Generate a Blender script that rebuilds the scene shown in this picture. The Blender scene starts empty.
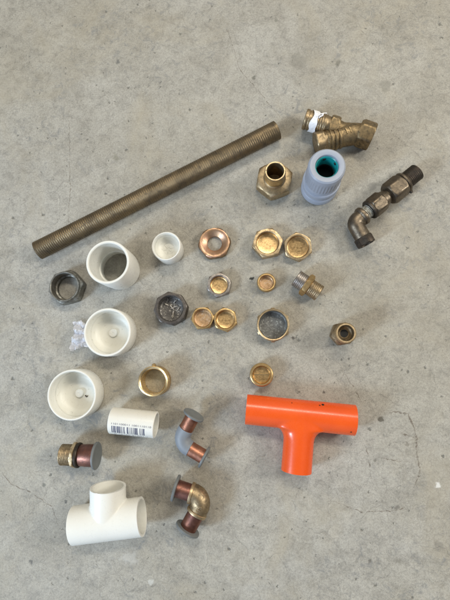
import bpy, bmesh, math, random
from mathutils import Vector, Matrix
random.seed(7)
PI = math.pi; R = math.radians
U = 0.0012                      # metres per layout unit
H = 433.0                       # camera height over the floor, in units
F = 433.0                       # focal length in photo pixels
sc = bpy.context.scene
C = sc.collection

# ------------------------------------------------------------------ camera
down_cam = Vector((31, -55, -F)).normalized()
Q = down_cam.rotation_difference(Vector((0, 0, -1)))
cam_d = bpy.data.cameras.new('camera'); cam = bpy.data.objects.new('camera', cam_d); C.objects.link(cam)
cam.rotation_mode = 'QUATERNION'; cam.rotation_quaternion = Q; cam.location = (0, 0, H*U)
cam_d.sensor_fit = 'VERTICAL'; cam_d.sensor_height = 36; cam_d.lens = 36*F/600
cam_d.clip_start = 0.01; cam_d.clip_end = 100
sc.camera = cam

def at(u, v, z=0.0):            # photo point at height z -> place on the floor plan (units)
    d = Q @ Vector((u-225, 300-v, -F))
    t = (z-H)/d.z
    return Vector((d.x*t, d.y*t, z))
def su(u, v, z=0.0):            # units per photo pixel there
    return ((at(u+.5, v, z)-at(u-.5, v, z)).length + (at(u, v+.5, z)-at(u, v-.5, z)).length)/2
def standing(ut, vt, ub, vb):   # top centre and base centre -> base place, height
    b = at(ub, vb); best = None
    for i in range(10, 900):
        h = i*0.1; d = (at(ut, vt, h)-Vector((b.x, b.y, h))).length
        if best is None or d < best[0]: best = (d, h)
    return b, best[1]

# ------------------------------------------------------------------ materials
def nodes(name):
    m = bpy.data.materials.new(name); m.use_nodes = True
    nt = m.node_tree; b = nt.nodes['Principled BSDF']
    tc = nt.nodes.new('ShaderNodeTexCoord'); mp = nt.nodes.new('ShaderNodeMapping')
    mp.inputs['Scale'].default_value = (1/U,)*3
    nt.links.new(tc.outputs['Object'], mp.inputs['Vector'])
    return m, nt, b, mp.outputs['Vector']
def noise(nt, vec, scale, detail=4, rough=.55, dist=0, off=None):
    n = nt.nodes.new('ShaderNodeTexNoise'); n.inputs['Scale'].default_value = scale
    n.inputs['Detail'].default_value = detail; n.inputs['Roughness'].default_value = rough; n.inputs['Distortion'].default_value = dist
    if off is not None:
        a = nt.nodes.new('ShaderNodeVectorMath'); a.operation = 'ADD'; a.inputs[1].default_value = (off, off*1.7, off*.6)
        nt.links.new(vec, a.inputs[0]); vec = a.outputs[0]
    nt.links.new(vec, n.inputs['Vector']); return n.outputs['Fac']
def ramp(nt, fac, stops):
    r = nt.nodes.new('ShaderNodeValToRGB'); e = r.color_ramp.elements
    while len(e) < len(stops): e.new(0.5)
    for i, (p, c) in enumerate(stops):
        e[i].position = p; e[i].color = (c, c, c, 1) if isinstance(c, (int, float)) else (*c, 1)
    nt.links.new(fac, r.inputs['Fac']); return r.outputs['Color']
def mix(nt, fac, a, b, mode='MIX'):
    n = nt.nodes.new('ShaderNodeMix'); n.data_type = 'RGBA'; n.blend_type = mode
    for i, v in ((0, fac), (6, a), (7, b)):
        if isinstance(v, (int, float)): n.inputs[i].default_value = v if i == 0 else (v, v, v, 1)
        elif isinstance(v, tuple): n.inputs[i].default_value = (*v, 1)
        else: nt.links.new(v, n.inputs[i])
    return n.outputs[2]
def math_(nt, op, a, b=None, c=None):
    n = nt.nodes.new('ShaderNodeMath'); n.operation = op
    for i, v in enumerate((a, b, c)):
        if v is None: continue
        if isinstance(v, (int, float)): n.inputs[i].default_value = v
        else: nt.links.new(v, n.inputs[i])
    return n.outputs[0]
def bump(nt, b, h, strength, dist):
    n = nt.nodes.new('ShaderNodeBump'); n.inputs['Strength'].default_value = strength
    n.inputs['Distance'].default_value = dist*U
    nt.links.new(h, n.inputs['Height']); nt.links.new(n.outputs['Normal'], b.inputs['Normal'])

def metal(name, c1, c2, dirt, rough=.35, dirt_amt=.45, s=.12, met=1.0, bmp=.2):
    m, nt, b, v = nodes(name)
    n1 = noise(nt, v, s, 5, .6, .6); n2 = noise(nt, v, s*2.6, 6, .62, .6, 31.); n3 = noise(nt, v, 1.6, 4, .6, 0, 7.)
    col = mix(nt, ramp(nt, n1, [(.35, 0.), (.65, 1.)]), c1, c2)
    dm = ramp(nt, n2, [(dirt_amt-.14, .8), (dirt_amt+.12, 0.)])
    col = mix(nt, dm, col, dirt)
    col = mix(nt, ramp(nt, n3, [(.3, .22), (.55, 0.)]), col, dirt)
    nt.links.new(col, b.inputs['Base Color'])
    mr = math_(nt, 'MULTIPLY_ADD', dm, -.35*met, met); nt.links.new(mr, b.inputs['Metallic'])
    rr = math_(nt, 'MULTIPLY_ADD', n2, .35, rough-.12); rr = math_(nt, 'MULTIPLY_ADD', dm, .22, rr)
    nt.links.new(rr, b.inputs['Roughness'])
    bump(nt, b, math_(nt, 'MULTIPLY_ADD', n3, .35, n2), bmp, .35)
    return m
def plastic(name, c1, c2, rough=.35, s=.05, mark=None, mark_amt=.35, sss=0, bmp=.12):
    m, nt, b, v = nodes(name)
    n1 = noise(nt, v, s, 4, .6); n2 = noise(nt, v, .35, 6, .72, .8, 13.); n3 = noise(nt, v, 1.2, 3, .5, 0, 3.)
    col = mix(nt, ramp(nt, n1, [(.35, 0.), (.65, 1.)]), c1, c2)
    if mark: col = mix(nt, ramp(nt, n2, [(mark_amt-.06, .7), (mark_amt+.03, 0.)]), col, mark)
    nt.links.new(col, b.inputs['Base Color'])
    nt.links.new(math_(nt, 'MULTIPLY_ADD', n2, .3, rough-.12), b.inputs['Roughness'])
    if sss:
        b.inputs['Subsurface Weight'].default_value = sss; b.inputs['Subsurface Scale'].default_value = 3*U
        b.inputs['Subsurface Radius'].default_value = (1, .9, .75)
    bump(nt, b, math_(nt, 'MULTIPLY_ADD', n1, 2., n3), bmp, .3)
    return m

M = {}
M['bronze'] = metal('aged_bronze', (.37, .275, .15), (.26, .19, .105), (.05, .042, .028), .40, .45)
M['rod'] = metal('oiled_bronze_thread', (.25, .19, .115), (.17, .13, .08), (.05, .04, .028), .42, .42, .05)
M['brass'] = metal('worn_brass', (.70, .50, .24), (.55, .37, .17), (.20, .13, .06), .32, .40)
M['brass_bright'] = metal('bright_brass', (.96, .76, .44), (.88, .66, .35), (.66, .47, .23), .22, .22, .05, 1.0, .06)
M['brass_pale'] = metal('pale_cast_brass', (.66, .51, .31), (.47, .355, .21), (.15, .11, .06), .38, .40)
M['brass_dark'] = metal('tarnished_brass', (.46, .35, .21), (.33, .25, .15), (.06, .045, .03), .38, .45)
M['nickel'] = metal('dull_nickel', (.46, .42, .38), (.30, .265, .235), (.10, .09, .075), .36, .43)
M['copper'] = metal('copper_tube', (.50, .24, .155), (.36, .155, .10), (.15, .075, .055), .36, .40)
M['copper_dark'] = metal('dark_copper_tube', (.30, .14, .10), (.20, .10, .08), (.10, .05, .045), .36, .42)
M['copper_ring'] = metal('rosy_copper', (.58, .35, .25), (.50, .32, .19), (.20, .14, .08), .36, .38)
M['iron'] = metal('dark_iron', (.17, .155, .14), (.12, .105, .095), (.04, .035, .03), .42, .42)
M['iron_green'] = metal('mouldy_dark_steel', (.36, .36, .33), (.22, .205, .17), (.05, .045, .035), .45, .45)
M['elbow_iron'] = metal('brown_tarnished_metal', (.24, .195, .14), (.15, .12, .088), (.035, .03, .025), .36, .42)
M['dark_thread'] = metal('blackened_thread_and_gap_dark', (.10, .085, .065), (.07, .055, .045), (.02, .018, .015), .42, .45)
M['grey_cover'] = plastic('grey_protective_plastic', (.155, .165, .165), (.13, .14, .14), .5, .08, (.07, .07, .06), .38)
M['grey_plastic'] = plastic('blue_grey_plastic', (.33, .36, .42), (.30, .33, .385), .42, .04, (.2, .21, .22), .3)
M['bend_plastic'] = plastic('matt_grey_plastic', (.21, .235, .265), (.18, .20, .225), .5, .06, (.1, .1, .1), .34)
M['white'] = plastic('white_pvc', (.76, .75, .69), (.73, .715, .65), .27, .03, (.55, .52, .44), .29, .15, .06)
M['white_floor'] = plastic('scuffed_white_pvc', (.74, .73, .66), (.70, .68, .60), .4, .05, (.42, .39, .31), .37, .12, .25)
M['white_in'] = plastic('greyer_white_pvc', (.62, .62, .57), (.56, .555, .50), .42, .05, (.35, .32, .25), .33, .1, .12)  # greyer, more marked white for the stop ring
M['orange'] = plastic('orange_plastic', (.80, .105, .014), (.74, .09, .012), .24, .03, (.42, .07, .015), .285, .05, .02)
M['teal'] = plastic('teal_seal', (.01, .30, .30), (.01, .22, .23), .35)
M['black'] = plastic('black_rubber_and_hole_dark', (.012, .013, .014), (.02, .02, .02), .45)
M['ink'] = plastic('dark_ink', (.05, .055, .10), (.07, .075, .13), .5)
M['tape'] = plastic('white_thread_tape', (.86, .86, .88), (.72, .73, .76), .55, .3, (.4, .38, .34), .36, 0, .6)
M['cement'] = plastic('crusty_sealant', (.55, .56, .50), (.30, .28, .23), .6, .5, (.09, .075, .06), .46, 0, .9)
M['lint'] = plastic('pale_debris', (.62, .58, .52), (.4, .36, .3), .6, .3)

def film():
    m, nt, b, v = nodes('crumpled_clear_film')
    b.inputs['Base Color'].default_value = (.82, .82, .87, 1); b.inputs['Roughness'].default_value = .22
    n = noise(nt, v, .25, 4, .6, 1.)
    nt.links.new(ramp(nt, n, [(.3, .5), (.7, .85)]), b.inputs['Alpha'])
    return m
M['film'] = film()

def dusty_recess(name, c1, c2, dirt, blotch, met, rough):      # the inside floor of a cap: dark metal with stuck residue
    m, nt, b, v = nodes(name)
    n1 = noise(nt, v, .16, 6, .65, 1.5); n2 = noise(nt, v, .5, 5, .7, .5, 9.)
    col = mix(nt, ramp(nt, n1, [(.35, 0.), (.6, 1.)]), c1, c2)
    col = mix(nt, ramp(nt, n2, [(.34, .5), (.55, 0.)]), col, dirt)
    if blotch: col = mix(nt, ramp(nt, noise(nt, v, .22, 4, .6, 2.5, 51.), [(.56, 0.), (.62, .85)]), col, blotch)
    nt.links.new(col, b.inputs['Base Color']); b.inputs['Metallic'].default_value = met
    nt.links.new(math_(nt, 'MULTIPLY_ADD', n2, .4, rough-.1), b.inputs['Roughness'])
    bump(nt, b, n2, .3, .4); return m
M['rec_brass'] = dusty_recess('brass_recess', (.78, .55, .27), (.60, .40, .19), (.34, .22, .10), None, .95, .26)
M['rec_pink'] = dusty_recess('stained_brass_recess', (.62, .42, .25), (.50, .33, .18), (.25, .16, .09), (.62, .50, .38), .8, .42)
M['rec_iron'] = dusty_recess('dark_recess_with_residue', (.10, .095, .09), (.16, .15, .14), (.04, .035, .03), (.55, .52, .46), .35, .45)
M['rec_grey'] = dusty_recess('grey_recess', (.20, .205, .20), (.13, .13, .125), (.07, .07, .065), (.34, .35, .33), .3, .5)

# ------------------------------------------------------------------ mesh helpers
def rot_to(d, roll=0):
    d = Vector(d).normalized(); up = Vector((0, 0, 1))
    if abs(d.dot(up)) > .999: x = Vector((1, 0, 0)); 
    else: x = up.cross(d).normalized()
    y = d.cross(x).normalized(); x = y.cross(d)
    m = Matrix((x, y, d)).transposed().to_4x4()
    return m @ Matrix.Rotation(roll, 4, 'Z')
def axis(p, d, roll=0): return Matrix.Translation(Vector(p)) @ rot_to(d, roll)

def hexr(af, n=6, cap=None):
    def f(t, z=0):
        a = (t % (2*PI/n)) - PI/n
        r = af/2/math.cos(a)
        return min(r, cap) if cap else r
    return f
def lathe(bm, prof, Mx=Matrix.Identity(4), seg=72, ring=False):
    rows = []
    for r, z in prof:
        if not callable(r) and abs(r) < 1e-6: rows.append([bm.verts.new(Mx @ Vector((0, 0, z)))]); continue
        row = []
        for i in range(seg):
            t = 2*PI*i/seg; rr = r(t, z) if callable(r) else r
            row.append(bm.verts.new(Mx @ Vector((rr*math.cos(t), rr*math.sin(t), z))))
        rows.append(row)
    n = len(rows)
    for k in range(n if ring else n-1):
        a, b = rows[k], rows[(k+1) % n]
        for i in range(seg):
            j = (i+1) % seg
            if len(a) == 1 and len(b) == 1: continue
            if len(a) == 1: bm.faces.new((a[0], b[j], b[i]))
            elif len(b) == 1: bm.faces.new((a[i], a[j], b[0]))
            else: bm.faces.new((a[i], a[j], b[j], b[i]))
def thread(r, z0, z1, p, d, seg=7):
    out = []; n = max(2, int(abs(z1-z0)/p*seg))
    for i in range(n+1):
        z = z0+(z1-z0)*i/n; e = min(1, 6*min(i, n-i)/n+.15)
        def f(t, zz, e=e):
            q = (zz/p - t/(2*PI)) % 1.0
            return r - d*e*min(1, abs(q-.5)*2.4)
        out.append((f, z))
    return out
def sweep(bm, pts, rad, seg=40, caps=True):
    n = len(pts); rows = []; prev = None
    for i, p in enumerate(pts):
        t = (pts[min(i+1, n-1)]-pts[max(i-1, 0)]).normalized()
        if prev is None:
            up = Vector((0, 0, 1)); x = up.cross(t).normalized() if abs(t.z) < .95 else Vector((1, 0, 0))
        else: x = (prev-t*prev.dot(t)).normalized()
        prev = x; y = t.cross(x)
        r = rad[i] if isinstance(rad, (list, tuple)) else rad
        rows.append([bm.verts.new(p+(x*math.cos(2*PI*k/seg)+y*math.sin(2*PI*k/seg))*r) for k in range(seg)])
    for a, b in zip(rows, rows[1:]):
        for k in range(seg): bm.faces.new((a[k], a[(k+1) % seg], b[(k+1) % seg], b[k]))
    if caps: bm.faces.new(rows[0][::-1]); bm.faces.new(rows[-1])
def arc(p0, c, p2, r, n=14):                     # rounded corner centre line p0 -> c -> p2
    a = (p0-c).normalized(); b = (p2-c).normalized(); ang = a.angle(b); t = r/math.tan(ang/2)
    s = c+a*t; e = c+b*t; o = c+(a+b).normalized()*(r/math.sin(ang/2)); out = [p0]
    u = s-o; w = e-o; om = u.angle(w)
    for i in range(n+1):
        q = i/n; out.append(o+(u*math.sin((1-q)*om)+w*math.sin(q*om))/math.sin(om))
    out.append(p2); return out
def finish(me, name, mat, parent=None, sharp=35, wob=0):
    o = bpy.data.objects.new(name, me); C.objects.link(o)
    if not me.materials: me.materials.append(M[mat])
    if parent: o.parent = parent
    return o
def obj(name, bm, mat, parent=None, sharp=35, fix=True):
    if fix: bmesh.ops.recalc_face_normals(bm, faces=bm.faces)
    for v in bm.verts: v.co *= U
    for f in bm.faces: f.smooth = True
    for e in bm.edges:
        if len(e.link_faces) == 2 and e.calc_face_angle(0) > R(sharp): e.smooth = False
    me = bpy.data.meshes.new(name); bm.to_mesh(me); bm.free(); me.materials.append(M[mat])
    return finish(me, name, mat, parent)
def L(name, prof, mat, parent, Mx=Matrix.Identity(4), seg=72, ring=False, sharp=35):
    bm = bmesh.new(); lathe(bm, prof, Mx, seg, ring); return obj(name, bm, mat, parent, sharp)
def remesh(bm, vox=.6, smooth=4, cut=None):      # weld overlapping solids into one cast skin, then bore it
    bmesh.ops.recalc_face_normals(bm, faces=bm.faces)
    me = bpy.data.meshes.new('tmp'); bm.to_mesh(me); bm.free()
    o = bpy.data.objects.new('tmp', me); C.objects.link(o)
    m = o.modifiers.new('r', 'REMESH'); m.mode = 'VOXEL'; m.voxel_size = vox; m.use_smooth_shade = True
    s = o.modifiers.new('s', 'SMOOTH'); s.iterations = smooth; s.factor = .5
    c = None
    if cut:
        bmesh.ops.recalc_face_normals(cut, faces=cut.faces)
        cm = bpy.data.meshes.new('cut'); cut.to_mesh(cm); cut.free()
        c = bpy.data.objects.new('cut', cm); C.objects.link(c)
        b = o.modifiers.new('b', 'BOOLEAN'); b.operation = 'DIFFERENCE'; b.solver = 'EXACT'; b.use_self = True; b.object = c
    dg = bpy.context.evaluated_depsgraph_get(); dg.update()
    out = bmesh.new(); out.from_mesh(bpy.data.meshes.new_from_object(o.evaluated_get(dg)))
    bpy.data.objects.remove(o)
    if c: bpy.data.objects.remove(c)
    return out
def thing(name, label, cat, p, rz=0, group=None):
    o = bpy.data.objects.new(name, None); C.objects.link(o); o.empty_display_size = .01
    o.location = (p[0]*U, p[1]*U, (p[2] if len(p) > 2 else 0)*U); o.rotation_euler = (0, 0, rz)
    o['label'] = label; o['category'] = cat
    if group: o['group'] = group
    return o
def tag(o, label, cat, group=None):
    o['label'] = label; o['category'] = cat
    if group: o['group'] = group
def ang(p, q): return math.atan2(q.y-p.y, q.x-p.x)
def lie(u1, v1, u2, v2, rpx, z=None):            # a tube lying down: ends, radius, plan direction, length
    r = rpx
    for _ in range(6):
        zz = r if z is None else z; r = rpx*su((u1+u2)/2, (v1+v2)/2, zz)
    zz = r if z is None else z
    a, b = at(u1, v1, zz), at(u2, v2, zz)
    return a, b, r, ang(a, b), (b-a).length

# ------------------------------------------------------------------ floor
def floor_mat():
    m, nt, b, v = nodes('old_concrete')
    big = noise(nt, v, .0042, 3, .5, .4, 3.); mid = noise(nt, v, .022, 5, .6, .5, 20.); sm = noise(nt, v, .11, 6, .7, .6, 40.)
    fine = noise(nt, v, .55, 5, .75, 0, 60.); grit = noise(nt, v, 1.8, 2, .6, 0, 80.)
    sep = nt.nodes.new('ShaderNodeSeparateXYZ'); nt.links.new(v, sep.inputs[0])
    col = mix(nt, ramp(nt, big, [(.38, 0.), (.62, 1.)]), (.345, .325, .278), (.375, .36, .322))
    col = mix(nt, ramp(nt, mid, [(.33, 0.), (.5, .5), (.68, 1.)]), mix(nt, 1., col, (.88, .865, .83), 'MULTIPLY'), mix(nt, 1., col, (1.07, 1.07, 1.06), 'MULTIPLY'))
    col = mix(nt, 1., col, ramp(nt, sm, [(.3, .74), (.5, 1.), (.7, 1.12)]), 'MULTIPLY')
    col = mix(nt, 1., col, ramp(nt, fine, [(.28, .72), (.5, 1.), (.72, 1.16)]), 'MULTIPLY')
    col = mix(nt, 1., col, ramp(nt, grit, [(.3, .76), (.58, 1.06)]), 'MULTIPLY')
    # yellowish patches
    col = mix(nt, ramp(nt, noise(nt, v, .012, 4, .6, 1., 110.), [(.50, 0.), (.74, .38)]), col, (.38, .33, .235))
    # dark blotchy grain, as at the upper left
    bl = ramp(nt, noise(nt, v, .085, 6, .75, 1.2, 130.), [(.35, 1.), (.46, 0.)])
    blm = ramp(nt, noise(nt, v, .008, 2, .5, 0, 150.), [(.46, .12), (.6, .75)])
    col = mix(nt, math_(nt, 'MULTIPLY', bl, blm), col, (.20, .20, .19))
    # hairline craze cracks
    wob = nt.nodes.new('ShaderNodeTexNoise'); wob.inputs['Scale'].default_value = .05; wob.inputs['Detail'].default_value = 5
    nt.links.new(v, wob.inputs['Vector'])
    av = nt.nodes.new('ShaderNodeVectorMath'); av.operation = 'MULTIPLY_ADD'; av.inputs[1].default_value = (26, 26, 26)
    nt.links.new(wob.outputs['Color'], av.inputs[0]); nt.links.new(v, av.inputs[2])
    cr_all = None
    for scl, w, amt, off in ((.021, .004, .5, 5.), (.047, .008, .35, 77.)):
        vo = nt.nodes.new('ShaderNodeTexVoronoi'); vo.feature = 'DISTANCE_TO_EDGE'; vo.inputs['Scale'].default_value = scl; vo.voronoi_dimensions = '2D'
        nt.links.new(av.outputs[0], vo.inputs['Vector'])
        cr = ramp(nt, vo.outputs['Distance'], [(0., 1.), (w*2, 0.)])
        ms = ramp(nt, noise(nt, v, .02, 3, .6, 0, off), [(.46, 0.), (.6, amt)])
        cr = math_(nt, 'MULTIPLY', cr, ms)
        cr_all = cr if cr_all is None else math_(nt, 'MAXIMUM', cr_all, cr)
    col = mix(nt, cr_all, col, (.15, .145, .13))
    # small pits and specks, few of them dark
    pit_all = None
    for scl, thr, rad, seed in ((.045, .90, .075, 0), (.14, .93, .15, 300), (.02, .86, .035, 600)):
        vo = nt.nodes.new('ShaderNodeTexVoronoi'); vo.inputs['Scale'].default_value = scl; vo.voronoi_dimensions = '2D'
        ad = nt.nodes.new('ShaderNodeVectorMath'); ad.inputs[1].default_value = (seed, seed, 0); nt.links.new(v, ad.inputs[0])
        a2 = nt.nodes.new('ShaderNodeVectorMath'); a2.operation = 'MULTIPLY_ADD'; a2.inputs[1].default_value = (5, 5, 0)
        n9 = nt.nodes.new('ShaderNodeTexNoise'); n9.inputs['Scale'].default_value = .6; nt.links.new(v, n9.inputs['Vector'])
        nt.links.new(n9.outputs['Color'], a2.inputs[0]); nt.links.new(ad.outputs[0], a2.inputs[2])
        nt.links.new(a2.outputs[0], vo.inputs['Vector'])
        sp = nt.nodes.new('ShaderNodeSeparateColor'); nt.links.new(vo.outputs['Color'], sp.inputs[0])
        on = math_(nt, 'GREATER_THAN', sp.outputs[0], thr)
        rr = math_(nt, 'MULTIPLY_ADD', sp.outputs[1], rad, rad*.25)
        q = math_(nt, 'DIVIDE', vo.outputs['Distance'], rr)
        pk = math_(nt, 'MULTIPLY', ramp(nt, q, [(.5, .85), (1., 0.)]), on)
        pit_all = pk if pit_all is None else math_(nt, 'MAXIMUM', pit_all, pk)
    col = mix(nt, pit_all, col, (.13, .125, .105))
    # individual stains seen on the slab (u, v, radius px, strength, colour)
    for (u, w, rp, st, cc) in ((299, 61, 11, .42, (.19, .18, .15)), (118, 62, 3, .8, (.12, .12, .11)), (338, 63, 3.5, .6, (.15, .14, .11)), (116, 158, 4, .5, (.2, .19, .14)),
                               (386, 87, 7, .45, (.17, .165, .135)), (254, 78, 2.5, .7, (.1, .1, .08)), (372, 187, 4.5, .5, (.2, .19, .17)), (378, 287, 5, .5, (.2, .195, .17)),
                               (381, 419, 3.5, .85, (.09, .08, .06)), (407, 444, 3, .5, (.15, .13, .1)), (375, 460, 2, .6, (.12, .11, .09)), (397, 508, 3, .6, (.13, .12, .1)),
                               (370, 561, 2.2, .7, (.12, .11, .09)), (399, 561, 4, .45, (.15, .14, .11)), (31, 562, 2.6, .8, (.1, .1, .09)), (44, 485, 2.2, .7, (.12, .12, .1)),
                               (66, 502, 2, .8, (.09, .09, .08)), (438, 546, 5, .4, (.15, .14, .12)), (130, 557, 9, .3, (.6, .59, .55)), (438, 486, 3, .7, (.75, .74, .7)),
                               (151, 582, 3, .5, (.6, .6, .56)), (180, 34, 2.3, .7, (.12, .12, .1)), (252, 278.5, 2.6, .97, (.025, .025, .02)), (293, 338, 2, .85, (.07, .06, .05)),
                               (324, 392, 1.6, .8, (.08, .07, .06)), (337, 65, 2, .5, (.1, .1, .08)), (276, 20, 2.5, .5, (.14, .14, .11)), (48, 377, 3, .5, (.22, .2, .16))):
        p = at(u, w); d = nt.nodes.new('ShaderNodeVectorMath'); d.operation = 'DISTANCE'
        wv = nt.nodes.new('ShaderNodeVectorMath'); wv.operation = 'MULTIPLY_ADD'; wv.inputs[1].default_value = (rp*2.2, rp*2.2, 0)
        n9 = nt.nodes.new('ShaderNodeTexNoise'); n9.inputs['Scale'].default_value = .9/rp; n9.inputs['Detail'].default_value = 4; nt.links.new(v, n9.inputs['Vector'])
        nt.links.new(n9.outputs['Color'], wv.inputs[0]); nt.links.new(v, wv.inputs[2])
        nt.links.new(wv.outputs[0], d.inputs[0]); d.inputs[1].default_value = (p.x+rp*1.1, p.y+rp*1.1, 0)
        k = nt.nodes.new('ShaderNodeMapRange'); k.interpolation_type = 'SMOOTHSTEP'
        k.inputs[1].default_value = rp*.45; k.inputs[2].default_value = rp*1.1; k.inputs[3].default_value = st; k.inputs[4].default_value = 0
        nt.links.new(d.outputs['Value'], k.inputs[0])
        col = mix(nt, k.outputs[0], col, cc)
    nt.links.new(col, b.inputs['Base Color'])
    nt.links.new(math_(nt, 'MULTIPLY_ADD', sm, .35, .45), b.inputs['Roughness'])
    b.inputs['Specular IOR Level'].default_value = .35
    h = math_(nt, 'MULTIPLY_ADD', fine, .5, math_(nt, 'MULTIPLY_ADD', sm, .8, math_(nt, 'MULTIPLY', grit, .25)))
    h = math_(nt, 'MULTIPLY_ADD', math_(nt, 'MAXIMUM', pit_all, cr_all), -.8, h)
    bump(nt, b, h, .5, .9)
    return m
M['floor'] = floor_mat()
def crack_mat():
    m, nt, b, v = nodes('rusty_crack_filling')
    nt.links.new(mix(nt, noise(nt, v, .5), (.12, .095, .07), (.24, .18, .13)), b.inputs['Base Color'])
    nt.links.new(ramp(nt, noise(nt, v, .22, 5, .7, .5), [(.42, 0.), (.62, .6)]), b.inputs['Alpha'])
    b.inputs['Roughness'].default_value = .9; return m
M['crack'] = crack_mat()
bm = bmesh.new(); S = 2600
f = bm.faces.new([bm.verts.new(p) for p in ((-S, -S, 0), (S, -S, 0), (S, S, 0), (-S, S, 0))])
o = obj('floor', bm, 'floor', None, fix=False); o['kind'] = 'structure'
# cracks in the slab: narrow sheets laid 0.1 unit over it
def crack(pts, w, seed):
    rnd = random.Random(seed); bm = bmesh.new(); prev = None; dense = []
    for (a, b2), (c, d) in zip(pts, pts[1:]):
        n = max(2, int(math.hypot(c-a, d-b2)/2))
        for i in range(n): dense.append((a+(c-a)*i/n+rnd.uniform(-.6, .6), b2+(d-b2)*i/n+rnd.uniform(-.6, .6)))
    dense.append(pts[-1])
    for i, (a, c) in enumerate(dense):
        p = at(a, c); q = at(*dense[min(i+1, len(dense)-1)]); r0 = at(*dense[max(i-1, 0)])
        t = (q-r0).normalized(); nn = Vector((-t.y, t.x, 0)); ww = w*rnd.uniform(.3, 1.1)*min(1, .3+4*min(i, len(dense)-1-i)/len(dense))
        row = (bm.verts.new(p+nn*ww+Vector((0, 0, .12))), bm.verts.new(p-nn*ww+Vector((0, 0, .12))))
        if prev: bm.faces.new((prev[0], prev[1], row[1], row[0]))
        prev = row
    o = obj('floor_crack', bm, 'crack', None); o['kind'] = 'structure'
crack([(385, 413), (398, 412), (408, 414), (413, 425), (416, 438), (417, 455), (420, 470), (417, 480), (413, 488)], 1.1, 1)
crack([(400, 433), (409, 436), (415, 438)], .8, 2)
crack([(382, 458), (396, 461), (410, 462)], .5, 3)
crack([(366, 447), (369, 460), (371, 479)], .5, 4)
crack([(340, 367), (352, 385), (362, 402)], .45, 5)
crack([(69, 110), (70, 190), (68, 232)], .4, 6)
crack([(0, 470), (12, 485), (30, 492), (52, 507), (60, 530)], .5, 7)
crack([(225, 20), (240, 70), (262, 95), (280, 118)], .35, 8)
crack([(330, 500), (362, 512), (392, 511), (420, 504)], .5, 9)

# ------------------------------------------------------------------ 1 threaded rod
a, b_, r, th, ln = lie(37.5, 250.8, 277.3, 130, 9.2)
t = thing('threaded_rod', 'long bronze threaded tube lying diagonally across the concrete', 'threaded rod', (a.x, a.y), th)
Mx = axis((0, 0, r), (1, 0, 0))
L('threaded_tube', [(r*.62, .3), (r-1.2, 0)]+thread(r, .5, ln-.5, 2.15, .42)+[(r-1.2, ln), (r*.62, ln-.3)], 'rod', t, Mx, 56, True, 60)

# ------------------------------------------------------------------ hex caps and rings
def hexbody(af, h, ri, fz, n=6, ch=1.2, top_flat=None):       # closed-bottom cap: chamfered hexagon outside, round recess inside
    c1 = af/2*1.02; c2 = af/2*1.16
    p = [(0, 0), (hexr(af, n, c1*.97), 0)]
    for k in range(4): q = k/3; p.append((hexr(af, n, c1+(c2-c1)*q), ch*q))
    for k in range(4): q = k/3; p.append((hexr(af, n, c2+(c1-c2)*q), h-ch+ch*q*.9))
    p += [(c1-.9, h), (ri+.7, h), (ri, h-.7)]
    return p+([(ri, fz), (0, fz)] if fz is not None else [])
def hexcap(name, label, cat, ut, vt, ub, vb, dpx, ripx, mat, rec, n=6, fl=.25, rz=0, group=None, tilt=None, h=None, cone=0):
    base, hh = standing(ut, vt, ub, vb); h = h or hh
    if (ub, vb) == (ut, vt): base = at(ut, vt, h); base.z = 0
    s = su(ut, vt, h); af = dpx*s; ri = ripx*s/2
    t = thing(name, label, cat, base, rz, group)
    if tilt: t.rotation_euler = (tilt[0], tilt[1], rz); t.location.z = (af/2*max(abs(math.sin(tilt[0])), abs(math.sin(tilt[1]))))*U
    fz = h*fl
    L('hex_body', hexbody(af, h, ri, fz, n), mat, t, sharp=28)
    t_rec = L('recess', [(ri-.12, h-.9)]+thread(ri-.12, h-1.2, fz+1, 1.5, -.25, 5)[1:]+[(ri-.3, fz+.5), (ri-1.2, fz+.2), (ri*.45, fz+.15), (ri*.35, fz+.15-cone), (0, fz+.15-cone)], rec, t, sharp=50)
    return t, t_rec
G = 'brass cap nuts lying open side up'
hexcap('cap_nut', 'golden brass cap nut with dull dished inside, touching a shinier one at its right', 'cap nut', 267.5, 243.4, 267.3, 245, 27.5, 22, 'brass_pale', 'rec_brass', 6, .3, R(12), G, h=10)
hexcap('cap_nut', 'brass cap nut with shiny cone-lit inside, right one of the upper touching pair', 'cap nut', 297.3, 246.0, 297, 248, 26, 21.5, 'brass_pale', 'rec_brass', 6, .3, R(36), G, tilt=(R(7), R(-5)), h=9)
hexcap('cap_nut', 'brass cap nut touching its twin, next to the dark iron nut', 'cap nut', 203, 318, 203.5, 318.8, 21, 17.5, 'brass', 'rec_pink', 6, .3, R(5), G, h=9)
hexcap('cap_nut', 'brass cap nut farther from the dark iron nut, right of the lower touching pair', 'cap nut', 225.4, 319.4, 225.8, 320.2, 22, 18, 'brass', 'rec_brass', 6, .3, R(40), G, h=9)
hexcap('cap_nut', 'small cap nut with pale silvery hexagon rim, below the copper ring nut', 'cap nut', 219, 284.6, 219.6, 286, 22.5, 17.5, 'nickel', 'rec_brass', 6, .3, R(20), G, h=8)
# small round cap
base = at(266.3, 283.6); s = su(266, 283, 8)
t = thing('round_cap', 'smallest smooth round brass cap, beside a black pit in the concrete', 'cap', base)
L('body', [(0, 0), (8.3*s, 0), (9.2*s, .8), (9.2*s, 5), (9.5*s, 5.4), (9.5*s, 7.2), (9.2*s, 8.4), (8.6*s, 9), (7.4*s, 9), (6.9*s, 8.3), (6.9*s, 3), (0, 3)], 'brass', t)
L('recess', [(6.8*s, 8), (6.8*s, 3.6), (6.2*s, 3.15), (0, 3.15)], 'rec_pink', t)
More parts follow.
